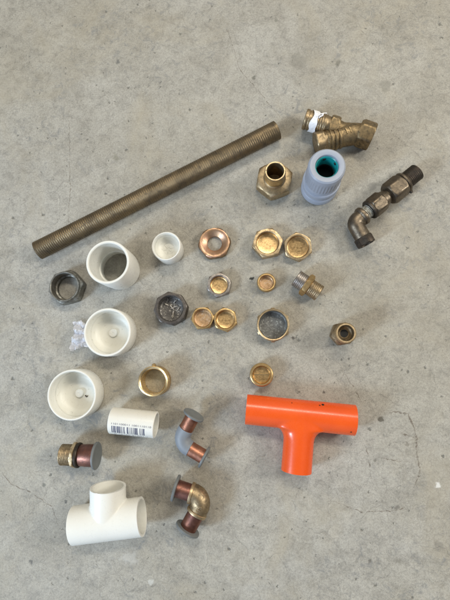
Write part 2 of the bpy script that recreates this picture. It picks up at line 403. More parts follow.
# plug with slot bar
base = at(261.4, 374.4); s = su(261, 374, 11)
t = thing('round_cap', 'brass cap with a raised bar across its inside, above the orange tee', 'cap', base)
L('body', [(0, 0), (10.6*s, 0), (11.6*s, 1), (11.6*s, 5), (12*s, 5.4), (12*s, 9), (11.5*s, 10.4), (10.6*s, 11), (9.2*s, 11), (8.7*s, 10.2), (8.7*s, 5), (0, 5)], 'brass', t)
L('recess', thread(8.6*s, 10.4, 5.6, 1.3, -.25, 5)+[(8.2*s, 5.15), (6.3*s, 5.15), (5.8*s, 3.9), (0, 3.7)][:2]+[(0, 5.15)], 'rec_brass', t)
bm = bmesh.new(); bmesh.ops.create_cube(bm, size=1, matrix=Matrix.Translation((0, .3, 5.5)) @ Matrix.Diagonal((15.6*s, .9, .9, 1))); bmesh.ops.bevel(bm, geom=bm.edges[:], offset=.2, segments=2, affect='EDGES')
obj('slot_bar', bm, 'brass_bright', t)
# dark iron octagon nut with residue
t, trec = hexcap('iron_cap_nut', 'dark iron octagonal cap nut with pale glue residue inside', 'cap nut', 171.3, 309.2, 172.8, 309.6, 31.5, 25, 'iron', 'rec_iron', 8, .2, R(8), h=13)
h = 13*.2; s = su(171, 309, h)
for k, (x0, y0, x1, y1, w) in enumerate(((-1, -9, 2, -1, .8), (2, -1, -2, 5, .6), (-7, 7, -3, 4, .9), (2, 6, 6, 8, .8), (-2, 1, 6, 2, .5), (5, -2, 8, 1, .5))):
    bm = bmesh.new(); a = Vector((x0*s, y0*s, h+.5)); b2 = Vector((x1*s, y1*s, h+.6)); mdl = (a+b2)/2+Vector((random.uniform(-1, 1), random.uniform(-1, 1), .5))
    sweep(bm, [a, (a+mdl)/2+Vector((.3, -.3, 0)), mdl, (b2+mdl)/2+Vector((-.3, .4, 0)), b2], [w*.3, w, w*.7, w, w*.25], 8); obj('residue_strand', bm, 'lint', trec)
# large thin ring cap with dark inside
base = at(272.6, 325.6); s = su(272, 325, 12)
t = thing('retaining_cap', 'wide cap with thin notched brass rim and dark grey inside', 'cap', base)
def lug(r, extra, cap=None):
    def f(t_, z=0):
        q = (t_*6/(2*PI)) % 1.0; return r+(extra if .38 < q < .62 else 0)
    return f
L('notched_rim', [(0, 0), (15.4*s, 0), (lug(16.3*s, 1.1), 1), (lug(16.3*s, 1.1), 9.5), (16.4*s, 10.3), (16.2*s, 12.2), (15.4*s, 12.8), (14.4*s, 12.6), (14.1*s, 11.8), (14.0*s, 3), (0, 3)], 'brass_pale', t, seg=144)
L('recess', thread(13.9*s, 11.6, 3.8, 1.6, -.3, 5)+[(13.2*s, 3.2), (9*s, 3.3), (5*s, 3.6), (0, 3.2)], 'rec_grey', t)
# open nut with mould, left
base, h = standing(64.7, 286.6, 70.2, 288.6); h = 15; s = su(65, 287, h)
t = thing('union_nut', 'dull grey-green open hexagonal nut standing left of a white socket', 'nut', base, R(14))
af = 31.5*s; ri = 13.2*s; rb = 10.8*s*1.06
p = [(rb, .6), (rb+.5, 0), (af/2*.97, 0)]
for k in range(4): q = k/3; p.append((hexr(af, 6, af/2*(1.0+.13*q)), 1.4*q))
for k in range(4): q = k/3; p.append((hexr(af, 6, af/2*(1.13-.13*q)), 10+1.6*q))
p += [(af/2*.965, 12), (af/2*.955, 14.4), (af/2*.93, 15), (ri+.6, 15), (ri, 14.4), (ri, 4.2), (rb+.4, 3.6)]
L('hex_body', p, 'iron_green', t, ring=True, sharp=28)
L('inner_thread', thread(ri-.1, 13.9, 4.4, 1.6, -.35, 6), 'nickel', t, sharp=60)
# copper ring nut
base = at(214.9, 244.3); s = su(215, 243, 6)
t = thing('flange_nut', 'flat rosy copper ring nut with wide dished face, right of the small white cup', 'ring nut', base, R(9))
L('ring', [(7.3*s, .4), (7.8*s, 0), (14.6*s, 0), (hexr(29.6*s, 6, 16.0*s), .8), (hexr(29.8*s, 6, 16.1*s), 3.4), (hexr(29.6*s, 6, 15.7*s), 5.4), (14.8*s, 6.6), (13.8*s, 6.9), (11.5*s, 5.9), (9.4*s, 4.6), (7.9*s, 3.7), (7.3*s, 3.1)], 'copper_ring', t, ring=True, sharp=40)
L('rim_edge', [(hexr(29.8*s, 6, 16.12*s), .9), (hexr(30.2*s, 6, 16.35*s), 1.2), (hexr(30.2*s, 6, 16.35*s), 3.6), (hexr(29.9*s, 6, 16.0*s), 4.7)], 'brass_dark', t, ring=False)
# brass sleeve ring
base, h = standing(152.8, 381.4, 156.9, 380.4); s = su(153, 381, h)
t = thing('brass_sleeve', 'bright golden open brass ring above the barcoded white pipe', 'sleeve', base)
L('sleeve', [(12.2*s, .5), (12.7*s, 0), (14.6*s, 0), (14.9*s, .8), (14.9*s, h-4.2), (15.2*s, h-3.6), (15.3*s, h-1.1), (14.9*s, h-.3), (14.3*s, h), (13.3*s, h-.3), (12.3*s, h-1.4), (12.1*s, h-5), (12.2*s, h-6)], 'brass_bright', t, ring=True)
L('outer_band', [(14.95*s, .9), (15.35*s, 1.3), (15.35*s, h-6), (14.95*s, h-5.6)], 'brass', t)
bm = bmesh.new(); lathe(bm, [(0, 0), (1.6, 0), (1.9, .6), (1.7, 3.6), (1.2, 4.2), (0, 4.3)], Matrix.Translation((0, 15.9*s, h-5)) , 20); obj('lug', bm, 'brass', t)

# ------------------------------------------------------------------ 4 hex union with neck
base, h = standing(277.6, 171.2, 274.0, 183.5); s1 = su(277, 171, h); s2 = su(274, 180, 14)
print('union h', h)
t = thing('hex_adaptor', 'brass hexagon adaptor with round open neck standing below the threaded tube end', 'adaptor', base, R(20))
af = 33.5*s2; r1 = 10.2*s1; hh = 12.5
p = [(0, 0), (af/2*.95, 0)]
for k in range(4): q = k/3; p.append((hexr(af, 6, af/2*(.99+.15*q)), 1.8*q))
for k in range(4): q = k/3; p.append((hexr(af, 6, af/2*(1.14-.15*q)), hh-2.4+2.4*q))
p += [(af/2*.93, hh+.5), (r1+3.2, hh+1.2), (r1+1.2, hh+1.6), (r1+.5, hh+3), (r1+.1, hh+3.4)]
p += [(r1, h-1), (r1-.5, h), (r1-1.5, h), (r1-1.9, h-.6), (r1-1.9, 3), (0, 3)]
L('hex_flange', p, 'brass_pale', t, sharp=28)
L('neck', [(r1+.15, hh+4.2)]+thread(r1+.35, hh+4.4, h-2.4, 2.2, .3, 6)+[(r1+.1, h-1.6)], 'brass', t, sharp=60)
L('bore', [(r1-2, h-1), (r1-2, 3.6), (r1-2.6, 3.2), (0, 3.2)], 'brass_dark', t)

# ------------------------------------------------------------------ 3 grey plastic coupling
base, h = standing(328.8, 166.3, 318.8, 188.2); s = su(328, 166, h); sb = su(319, 188, 0)
print('coupling h', h)
t = thing('push_fit_coupling', 'tall blue-grey plastic coupling with teal seal inside, standing upright', 'coupling', base)
ro = 18.6*s; rb = 17.6*sb; hole = 11.4*s
def rib(r, d, n=36):
    return lambda t_, z=0: r-d*(1 if (t_*n/(2*PI)) % 1 < .38 else 0)
p = [(0, 0), (rb-1.5, 0), (rb, 1), (rb, h*.14), (rb-.6, h*.16), (rb-1.2, h*.17), (rb-1.2, h*.28), (rb-.2, h*.30), (rb+.2, h*.32), (rb+.2, h*.38), (rb-.4, h*.40), (rb-1.6, h*.41), (rb-1.9, h*.47), (ro-1.2, h*.50), (rib(ro-.5, .0), h*.51)]
p += [(rib(ro, .45), h*.53), (rib(ro, .5), h*.80), (ro-.1, h*.82), (ro, h*.93), (ro-.5, h*.975), (ro-1.8, h), (hole+1.6, h), (hole+.4, h-.5), (hole, h-1.5), (hole, h*.5), (0, h*.5)]
L('body', p, 'grey_plastic', t, seg=144, sharp=30)
sr = L('seal_ring', [(hole-.2, h-2.5), (hole-.2, h-15), (hole-1.8, h-15.5), (hole-1.9, h-12), (hole-1.2, h-8), (hole-1.0, h-3.2)], 'teal', t, ring=True)
for k in range(5):
    bm = bmesh.new(); a = k*2*PI/5+.5; lathe(bm, [(0, -.5), (1.4, -.5), (1.4, .6), (0, .7)], axis(((hole-1.2)*math.cos(a), (hole-1.2)*math.sin(a), h-6), (-math.cos(a), -math.sin(a), 0)), 12); obj('grip_tooth', bm, 'black', sr)
L('inner_sleeve', [(hole-.2, h-16), (hole-2.2, h-16.2), (hole-2.4, h-19), (hole-1.4, h-20), (hole-1.4, h*.5+.4), (0, h*.5+.4)], 'black', t)

# ------------------------------------------------------------------ white sockets and caps
base, h = standing(108.4, 260.8, 120.6, 270.2); s = su(108, 261, h)
print('socket h', h)
t = thing('white_socket', 'tall white plastic socket open right through, under the threaded tube', 'pipe socket', base)
ro = 21.9*s; ri = 18.9*s; st = 16.6*s
L('body', [(ri-.6, 0), (ro-1, 0), (ro-.6, .4), (ro-.1, h*.4), (ro, h-1), (ro-.6, h), (ri+.7, h), (ri, h-.8), (ri-.8, h*.36), (st, h*.36-.6), (st-.2, h*.24), (ri-1, h*.22)], 'white', t, ring=True)
L('stop_ring', [(st+.1, h*.36-.5), (st-.35, h*.36-.5), (st-.45, h*.24), (st+.1, h*.23)], 'white_in', t, ring=True)
def cupthing(label, name, cat, ut, vt, ub, vb, rpx, ripx, floorz, group=None, nub=True, taper=1.0, rz=0):
    base, h = standing(ut, vt, ub, vb); s = su(ut, vt, h); ro = rpx*s; ri = ripx*s
    print(name, round(h, 1))
    t = thing(name, label, cat, base, rz, group)
    L('body', [(0, 0), (ro*taper-2.2, 0), (ro*taper-.8, .5), (ro*taper-.1, 2), (ro, h-1), (ro-.6, h), (ri+.7, h), (ri, h-.9), (ri-.4, floorz+8), (ri-1.6, floorz+3.4), (ri-4.2, floorz+1), (ri-7, floorz), (0, floorz)], 'white', t)
    t_fl = L('inner_floor', [(ri-.55, floorz+8), (ri-1.75, floorz+3.5), (ri-4.3, floorz+1.12), (ri-7, floorz+.15), (ri*.5, floorz+.12), (0, floorz+.12)], 'white_floor', t)
    return t_fl, h, s
t, h, s = cupthing('white end cap with crumpled clear film sticking out at its left side', 'white_end_cap', 'end cap', 107, 333, 114.6, 333.2, 24.1, 21.4, 3, 'white end caps')
L('moulding_nub', [(4.1, 3.0), (4.2, 4.8), (3.7, 5.5), (1.2, 5.7), (.9, 5.3), (0, 5.3)], 'white', t)
t, h, s = cupthing('widest white end cap with a dark speck inside, lowest of the standing white ones', 'white_end_cap', 'end cap', 71.7, 395.6, 81.2, 392.8, 25.3, 22.9, 3, 'white end caps')
L('moulding_nub', [(4.1, 3.0), (4.2, 5.2), (3.6, 6), (1.2, 6.2), (.9, 5.9), (0, 5.9)], 'white', t)
bm = bmesh.new(); sweep(bm, [Vector((5.5, -2.2, 3.6)), Vector((7.5, -3.3, 3.9)), Vector((8.6, -2.4, 3.7))], [.5, .7, .3], 8); obj('dirt_speck', bm, 'dark_thread', t)
t, h, s = cupthing('small white plastic cup with thick rim, left of the copper ring nut', 'white_cup', 'cup', 166, 246, 170.2, 251.0, 14.6, 12.6, 8.5, None, False)
for k in range(6):
    a = k*PI/3+.3; bm = bmesh.new(); sweep(bm, [Vector((1.5*math.cos(a), 1.5*math.sin(a), 8.6)), Vector((7*math.cos(a), 7*math.sin(a), 8.4))], [.7, .3], 8); obj('star_rib', bm, 'white_floor', t)

# clear film scrap
bm = bmesh.new(); rnd = random.Random(5); c0 = at(78, 337)
N = 18; g = {}
outl = [(74, 322), (82, 320), (92, 327), (93, 348), (86, 347), (79, 350), (73, 352), (71, 347), (72, 338), (76, 332)]
def inside(u, v):
    c = False; n = len(outl)
    for i in range(n):
        x1, y1 = outl[i]; x2, y2 = outl[(i+1) % n]
        if (y1 > v) != (y2 > v) and u < (x2-x1)*(v-y1)/(y2-y1)+x1: c = not c
    return c
from mathutils import noise as mn
for i in range(40):
    for j in range(48):
        u = 69+i*.66+mn.noise(Vector((i*.3, j*.3, 4)))*1.2; v = 318+j*.75+mn.noise(Vector((i*.3, j*.3, 9)))*1.2
        z = 1.6+4.5*abs(mn.noise(Vector((i*.11, j*.09, 1))))*2+.7*abs(mn.noise(Vector((i*.3, j*.28, 2))))*2
        if inside(u, v) : p = at(u, v); g[i, j] = bm.verts.new((p.x-c0.x, p.y-c0.y, z))
for i in range(40):
    for j in range(48):
        q = [(i, j), (i+1, j), (i+1, j+1), (i, j+1)]
        if all(k in g for k in q): bm.faces.new([g[k] for k in q])
o = obj('plastic_film', bm, 'film'); o.location = (c0.x*U, c0.y*U, 0); tag(o, 'crumpled scrap of clear plastic film beside a white end cap', 'film scrap')

# ------------------------------------------------------------------ 5 elbow chain (lying)
z = 10.5
P = lambda u, v, zz=z: at(u, v, zz)
c = P(354.2, 222.6); e2 = P(366.6, 244.2); e1 = P(417.5, 171.5)
o0 = Vector((c.x, c.y, 0)); d1 = (e1-c).normalized(); L1 = (e1-c).length; d2 = (e2-c).normalized(); L2 = (e2-c).length; s = su(380, 200, z)
t = thing('elbow_coupling_assembly', 'brown tarnished metal elbow screwed into a row of hexagon couplings', 'pipe fitting', o0)
cz = Vector((0, 0, z)); rt = 7.9*s
bm = bmesh.new()
pts = arc(cz+d1*12*s, cz, cz+d2*(L2-7*s), 5.5*s); sweep(bm, pts, rt, 36)
lathe(bm, [(0, -.5), (rt+1.2, -.3), (rt+1.6, .6), (rt+1.6, 3.4), (rt+1, 4.2), (0, 4.3)], axis(cz+d1*8.5*s, d1), 40)
obj('elbow_body', remesh(bm, .55, 5), 'elbow_iron', t)
rc = 9.3*s
L('elbow_collar', [(0, 0), (hexr(rc*1.86, 8, rc), 0), (hexr(rc*1.9, 8, rc*1.03), .8), (hexr(rc*1.9, 8, rc*1.03), 8.2*s-.8), (rc*.92, 8.2*s), (rc*.72, 8.2*s), (rc*.7, 8.2*s-3), (0, 8.2*s-3)], 'dark_thread', t, axis(cz+d2*(L2-7.8*s), d2), sharp=28)
at_ = lambda k: axis(cz+d1*k, d1)
u = L1/81.5    # per-pixel-ish spacing along the row
L('sealed_thread', [(0, 0)]+thread(6.9*s, .2, 8*u, 2.0, .7, 7)+[(0, 8*u+.1)], 'cement', t, at_(12*u), 48, sharp=60)
def hx(name, k0, k1, af, mat, rr=0, ch=2.2, n=6, t=t):
    l = (k1-k0)*u; p = [(0, 0), (af/2*.86, 0)]
    for k in range(4): q = k/3; p.append((hexr(af, n, af/2*(.97+.15*q)), .3+ch*q))
    for k in range(4): q = k/3; p.append((hexr(af, n, af/2*(1.12-.15*q)), l-.3-ch+ch*q))
    p += [(af/2*.84, l), (0, l)]
    L(name, p, mat, t, at_(k0*u) @ Matrix.Rotation(rr, 4, 'Z'), sharp=28)
L('lock_ring', [(0, 0), (9.4*s, 0), (10.2*s, .8), (10.2*s, 2.6), (9.4*s, 3.4), (0, 3.4)], 'dark_thread', t, at_(19*u))
hx('reducer_nut', 21.5, 36, 19.2*s, 'elbow_iron', .3, 1.6)
L('reducer_neck', [(0, 0), (9.0*s, 0), (8.6*s, 2), (7.2*s, 7), (6.7*s, 9), (6.6*s, 18), (0, 18)], 'elbow_iron', t, at_(34.5*u))
hx('coupling_nut', 43.5, 62, 21.5*s, 'elbow_iron', .1)
L('clamp_ring', [(0, 0), (9.5*s, 0), (11*s, .8), (11.2*s, 2.2), (10.4*s, 3.4), (0, 3.5)], 'elbow_iron', t, at_(61.5*u))
L('gauze_thread', [(0, 0)]+thread(8.6*s, .3, 15.5*u, 1.7, .45, 6)+[(7.6*s, 16*u), (6*s, 16*u), (5.8*s, 10*u), (0, 10*u)], 'dark_thread', t, at_(65*u), 56, sharp=60)
bm = bmesh.new(); lathe(bm, [(0, 0), (1.9, 0), (2.1, .8), (1.4, 3), (0, 3.4)], axis(cz+d1*63.5*u+d1.cross(Vector((0, 0, 1))).normalized()*9.8*s+Vector((0, 0, -1)), d1.cross(Vector((0, 0, 1)))), 16); obj('clamp_screw', bm, 'dark_thread', t)

# ------------------------------------------------------------------ 2 Y strainer
z = 12
A0 = at(315.2, 143.6, z); A1 = at(359.5, 132.6, z); J = at(346, 130, z); E = at(371.5, 137.0, z); B0 = at(304.5, 119, 13); B1 = at(334, 120.5, 13)
o0 = Vector((J.x, J.y, 0)); s = su(340, 128, z)
t = thing('y_strainer', 'cast bronze Y shaped strainer valve with white tape on one thread', 'valve', o0)
A0 -= o0; A1 -= o0; E -= o0; B0 -= o0; B1 -= o0; J -= o0
dA = (A1-A0).normalized(); dB = (J+Vector((0, -1, 0))-B0).normalized(); dE = (E-A1).normalized()
bm = bmesh.new()
sweep(bm, [A0+dA*11, A0+dA*24, A0+dA*40, A1-dA*6, A1+dE*3], [9.9*s, 9.6*s, 10.6*s, 10.4*s, 9.6*s], 40)
sweep(bm, [B0+dB*20, B0+dB*32, J+dA*-2, J+dA*5], [8.2*s, 8.4*s, 7.4*s, 6*s], 36)
cb = obj('cast_body', remesh(bm, .6, 8), 'bronze', t)
l = 15*s; af = 23.5*s
p = [(0, 0), (af/2*.9, 0)]+[(hexr(af, 6, af/2*(.97+.17*k/3)), 3*k/3) for k in range(4)]+[(hexr(af, 6, af/2*(1.14-.1*k/3)), l-1.4+1.2*k/3) for k in range(4)]+[(af/2*.95, l), (af/2*.78, l), (af/2*.74, l-1), (af/2*.74, 4), (0, 4)]
L('hex_outlet', p, 'bronze', t, axis(E-dE*(l-1), dE, .35), sharp=28)
l = 9*s; af = 20.5*s
p = [(0, 0), (af/2*.9, 0)]+[(hexr(af, 6, af/2*(.99+.14*k/3)), 1.2*k/3) for k in range(4)]+[(hexr(af, 6, af/2*(1.13-.14*k/3)), l-2+2*k/3) for k in range(4)]+[(af/2*.9, l), (0, l)]
L('hex_inlet', p, 'bronze', t, axis(B0+dB*25*s, dB, .2), sharp=28)
L('inlet_neck', [(5.5*s, 1), (8*s, 0), (9.4*s, 0), (9.9*s, .8), (9.9*s, 3), (9.0*s, 3.8)]+thread(9.5*s, 5, 22, 2.3, .6)+[(8.8*s, 23), (8.8*s, 27), (0, 27)], 'brass_dark', t, axis(B0, dB), 56, sharp=60)
# strainer cap + ribs
L('screen_cap', [(0, 0), (hexr(19.6*s, 6, 10.6*s), 0), (hexr(20.6*s, 6, 11.2*s), .9), (hexr(20.6*s, 6, 11.2*s), 8.4), (10*s, 9.6), (9.4*s, 10), (9.4*s, 12), (0, 12)], 'brass_dark', t, axis(A0, dA, .1), sharp=28)
for k in (13.5, 17.5, 21.5): L('body_rib', [(9.3*s, 0), (10.7*s, .5), (10.9*s, 1.5), (10.7*s, 2.4), (9.3*s, 3)], 'bronze', t, axis(A0+dA*k*s, dA))
# tape wrapped on the inlet thread, uneven
bm = bmesh.new(); Mt = axis(B0, dB); rows = []
for k in range(9):
    row = []
    for i in range(49):
        tt = 2*PI*i/48; zz = 6.5+6.5*k/8+2.2*mn.noise(Vector((math.cos(tt)*1.4, math.sin(tt)*1.4, k*.12)))+(k-4)*.5*mn.noise(Vector((tt, k*.2, 8)))
        rr = 9.9*s+.5*mn.noise(Vector((tt*2, k*.9, 3)))+.2
        row.append(bm.verts.new(Mt @ Vector((rr*math.cos(tt), rr*math.sin(tt), zz))))
    rows.append(row)
for a, b2 in zip(rows, rows[1:]):
    for i in range(48): bm.faces.new((a[i], a[i+1], b2[i+1], b2[i]))
obj('thread_tape', bm, 'tape', t, 60)
up = Vector((0, 0, 1)); side = dB.cross(up).normalized()
bm = bmesh.new()
for tw in ((.5, 11), (.9, 14)):
    pts = []
    for k in range(7): a = PI/2+1.3*tw[0]*(k/6-.1); pts.append(B0+dB*(tw[1]+k*.9+mn.noise(Vector((k*.7, tw[1], 0)))*2)+(up*math.sin(a)-side*math.cos(a)*-1)*(10.2*s+.2))
    sweep(bm, pts, [.4, .9, .7, 1, .6, .8, .3], 8)
obj('tape_strand', bm, 'tape', t)
# raised casting marks on the body
fc = bpy.data.curves.new('mark', 'FONT'); fc.body = '11'; fc.size = 8; fc.extrude = .5; fc.align_x = 'CENTER'; fc.align_y = 'CENTER'; fc.bevel_depth = .15
fo = bpy.data.objects.new('mark', fc); C.objects.link(fo); bpy.context.view_layer.update()
bm = bmesh.new(); bm.from_mesh(bpy.data.meshes.new_from_object(fo.evaluated_get(bpy.context.evaluated_depsgraph_get()))); bpy.data.objects.remove(fo)
mm = Matrix.Translation(A0+dA*31*s+Vector((0, 0, 10.2*s))) @ Matrix.Rotation(ang(A0, A1)+.1, 4, 'Z'); bm.transform(mm); obj('casting_mark', bm, 'bronze', cb)

# ------------------------------------------------------------------ 17 nipple
a, b_, r, th, ln = lie(296.0, 277.7, 319.6, 293.6, 8.9, 10.5)
t = thing('hex_nipple', 'short double threaded nipple with brass hexagon middle, lying on its side', 'nipple', (a.x, a.y), th)
Mx = axis((0, 0, 10.2), (1, 0, 0), .25)
L('threaded_end', [(r*.6, 3), (r*.72, 0), (r*.86, 0)]+thread(r, .5, ln*.36, 1.75, .5)+[(r*.8, ln*.38), (r*.6, ln*.38)], 'nickel', t, Mx, 56, True, 60)
af = 21*su(308, 285, 10)
L('hex_band', [(r*.6, ln*.36), (af/2*.93, ln*.36)]+[(hexr(af, 6, af/2*(.99+.15*k/2)), ln*.36+.3+1.0*k/2) for k in range(3)]+[(hexr(af, 6, af/2*(1.14-.15*k/2)), ln*.58-1.3+1.0*k/2) for k in range(3)]+[(af/2*.93, ln*.58), (r*.6, ln*.58)], 'brass', t, Mx, 72, True, 28)
L('threaded_end', [(r*.6, ln*.56), (r*.8, ln*.56)]+thread(r*.97, ln*.585, ln-.5, 1.75, .5)+[(r*.84, ln), (r*.72, ln), (r*.6, ln-3)], 'brass_dark', t, Mx, 56, True, 60)

# ------------------------------------------------------------------ 19 compression end standing
base, h = standing(346.0, 333.0, 340.2, 334.4); s = su(346, 333, h); sb = su(340, 334, 8)
print('valve end h', h); h = min(h, 30)
t = thing('compression_socket', 'small upright brass fitting with a black hole, alone at right', 'fitting', base, R(10))
r1 = 10.2*s
p = [(0, 0), (9.5*sb, 0), (10.2*sb, 1)]+[(hexr(21.5*sb, 6, 21.5*sb/2*(1.0+.12*k/2)), 4+1*k/2) for k in range(3)]+[(hexr(21.5*sb, 6, 21.5*sb/2*(1.12-.12*k/2)), 12+1.6*k/2) for k in range(3)]
p += [(10.2*sb, 14.2), (9.3*s, 16), (9.3*s, 18), (r1-.1, h-7), (r1+.1, h-1.4), (r1-.6, h-.2), (r1-1, h), (8.1*s, h), (7.7*s, h-.8), (7.5*s, h-9), (0, h-9)]
L('body', p, 'brass_dark', t, sharp=28)
L('rim', [(r1+.2, h-5), (r1+.35, h-1.2), (r1-.5, h+.15), (8.2*s, h+.15)], 'brass_pale', t)
L('bore', [(7.6*s, h-.9), (7.3*s, h-6.5), (4.8*s, h-8.6), (4.2*s, h-8.6), (4.0*s, h-8.9)], 'brass_dark', t)
L('hole', [(4.2*s, h-8.5), (4.1*s, h-8.8), (0, h-8.8)], 'black', t)  # black disc stands in for the dark of the deeper hole

# ------------------------------------------------------------------ 25 white pipe with barcode
a, b_, r, th, ln = lie(111.6, 420.3, 156.3, 424.8, 13.0)
t = thing('white_pipe', 'short white plastic pipe lying down with a printed barcode', 'pipe', (a.x, a.y), th)
Mx = axis((0, 0, r), (1, 0, 0)); ri = r-2.1
L('tube', [(ri, .5), (ri+.4, 0), (r-.5, 0), (r, .5), (r, ln-.5), (r-.5, ln), (ri+.4, ln), (ri, ln-.5)], 'white', t, Mx, 96, True)
def ink(bm, x0, x1, a0, a1, n=5):     # curved patch printed on the tube, angle from the top toward the near side
    prev = None
    for i in range(n+1):
        a = a0+(a1-a0)*i/n; y = -(r+.04)*math.sin(a); zz = r+(r+.04)*math.cos(a)
        row = (bm.verts.new((x0, y, zz)), bm.verts.new((x1, y, zz)))
        if prev: bm.faces.new((prev[0], prev[1], row[1], row[0]))
        prev = row
bm = bmesh.new(); rnd = random.Random(11); x = 4.2
for grp in ((4.2, 16.5), (19., 29.5), (31.2, 43)):
    x = grp[0]
    while x < min(grp[1], ln-8):
        w = rnd.choice((.28, .28, .5, .85, 1.15)); ink(bm, x, x+w, .22, .86); x += w+rnd.choice((.32, .4, .7))
obj('barcode', bm, 'ink', t)
def digits(text, size, x0, x1, ac, name):
    fc = bpy.data.curves.new('txt', 'FONT'); fc.body = text; fc.size = size; fc.align_y = 'CENTER'
    fo = bpy.data.objects.new('txt', fc); C.objects.link(fo); bpy.context.view_layer.update()
    me = bpy.data.meshes.new_from_object(fo.evaluated_get(bpy.context.evaluated_depsgraph_get())); bpy.data.objects.remove(fo)
    bm = bmesh.new(); bm.from_mesh(me); bmesh.ops.triangulate(bm, faces=bm.faces)
    xs = [v.co.x for v in bm.verts]; k = (x1-x0)/(max(xs)-min(xs))
    for v in bm.verts:
        a = ac-v.co.y/r; X = x0+(v.co.x-min(xs))*k
        v.co = Vector((X, -(r+.06)*math.sin(a), r+(r+.06)*math.cos(a)))
    obj(name, bm, 'ink', t, fix=False)
digits('1101100011 1001110110', 2.4, 4, 42, .06, 'printed_digits')
digits('0 10100 01001 1', 2.1, 6, 38, 1.06, 'printed_digits')

# ------------------------------------------------------------------ capped copper fittings
def cover(parent, p, d, r, mat='grey_cover', th=2.4):      # protective plastic disc cover on a tube end, skirt inside
    L('end_cover', [(0, 0), (r-1.0, 0), (r-.2, .25), (r, .9), (r, th-.5), (r-.5, th), (r-1.6, th+.1), (r-2.6, th-.25), (0, th-.4)], mat, parent, axis(p, d))
# 26
zc = 13.6
a, b_, r, th, ln = lie(62.0, 454.3, 99.8, 455.6, 10.4, 12.5)
s = r/10.4
t = thing('capped_coupling', 'copper and brass threaded coupling closed by a grey disc cover', 'pipe fitting', (a.x, a.y), th)
Mx = axis((0, 0, zc), (1, 0, 0)); q = ln/38
L('threaded_end', [(r*.6, 2), (r*.8, 0), (r*.9, 0)]+thread(r, .5, 12*q, 1.6, .5)+[(r*.9, 12.5*q), (r*.6, 12.5*q)], 'brass_dark', t, Mx, 56, True, 60)
af = 23.2*s
L('hex_band', [(r*.6, 11.8*q), (af/2*.95, 11.8*q)]+[(hexr(af, 6, af/2*(1+.13*k/2)), 12*q+.8*k/2) for k in range(3)]+[(hexr(af, 6, af/2*(1.13-.13*k/2)), 15.4*q-.8+.8*k/2) for k in range(3)]+[(af/2*.95, 15.6*q), (r*.6, 15.6*q)], 'brass_pale', t, Mx @ Matrix.Rotation(.15, 4, 'Z'), 72, True, 28)
L('dark_gap_ring', [(r*.6, 15.7*q), (11.6*s, 15.7*q), (12.2*s, 16.4*q), (12.2*s, 18*q), (11.4*s, 18.8*q), (r*.6, 18.8*q)], 'dark_thread', t, Mx, ring=True)  # dark ring stands in for the shaded gap before the copper
L('copper_end', [(8*s, 18.7*q), (10*s, 18.7*q), (10.5*s, 19.4*q), (10.5*s, 24*q), (10.8*s, 24.6*q), (10.8*s, 34*q), (8*s, 34*q)], 'copper_dark', t, Mx, ring=True)
cover(t, Vector((33.6*q, 0, zc)), (1, 0, 0), 13.4*s)
# 27 grey bend
def bend(name, label, cat, P0, Cn, P2, z0, z2, rc, rb, rcap, l1, l2, matb, matc, br, zc):
    c = at(Cn[0], Cn[1], zc); p0 = at(P0[0], P0[1], z0); p2 = at(P2[0], P2[1], z2)
    o0 = Vector((c.x, c.y, 0)); c -= o0; p0 -= o0; p2 -= o0
    s = su(Cn[0], Cn[1], zc); d0 = (p0-c).normalized(); d2 = (p2-c).normalized()
    t = thing(name, label, cat, o0)
    bm = bmesh.new(); a0 = p0-d0*l1*s; a2 = p2-d2*l2*s
    sweep(bm, arc(a0, c, a2, br*s, 20), rb*s, 44); obj('bend_body', bm, matb, t)
    for p, d, a in ((p0, d0, a0), (p2, d2, a2)):
        n = (p-a).length
        L('copper_end', [((rc-1.4)*s, 0), (rc*s, 0), (rc*s, n-1), ((rc-1.4)*s, n-1)], matc, t, axis(a-d*.6, d), ring=True)
        if name == 'brass_elbow':
            L('socket_lip', [(rb*s-.3, -3), ((rb+.7)*s, -2.4), ((rb+.9)*s, -1), ((rb+.7)*s, 0), (rc*s-.2, .3)], 'brass_pale', t, axis(a, d))
        cover(t, p-d*2.2, d, rcap*s)
    return t, c, d0, d2, s
bend('grey_bend', 'grey plastic sleeved bend with two copper ends under grey disc covers', 'pipe bend', (194.2, 414.2), (178.8, 441.8), (205.2, 457.6), 15.5, 12, 7.3, 7.9, 11.2, 17, 17.5, 'bend_plastic', 'copper', 11, 11)
# 28 brass elbow
t, c, d0, d2, s = bend('brass_elbow', 'tarnished brass elbow with two dark copper ends and grey covers', 'pipe elbow', (174.8, 487.6), (205.0, 497.5), (187.0, 529.8), 13.5, 13.5, 8.6, 10.0, 13.2, 16.5, 18.5, 'brass_dark', 'copper_dark', 9.5, 13.5)
fc = bpy.data.curves.new('mark', 'FONT'); fc.body = '05'; fc.size = 6.5; fc.extrude = .3; fc.align_x = 'CENTER'; fc.align_y = 'CENTER'; fc.bevel_depth = .12
fo = bpy.data.objects.new('mark', fc); C.objects.link(fo); bpy.context.view_layer.update()
bm = bmesh.new(); bm.from_mesh(bpy.data.meshes.new_from_object(fo.evaluated_get(bpy.context.evaluated_depsgraph_get()))); bpy.data.objects.remove(fo)
pp = c+d2*9; Rm = 9.9*s
for v in bm.verts:      # lay the raised mark round the tube
    a = v.co.y/Rm; v.co = Vector((v.co.x, (Rm+v.co.z)*math.sin(a), (Rm+v.co.z)*math.cos(a)))
bm.transform(Matrix.Translation(pp) @ Matrix.Rotation(math.atan2(d2.y, d2.x)+PI, 4, 'Z')); obj('casting_mark', bm, 'brass_dark', t)

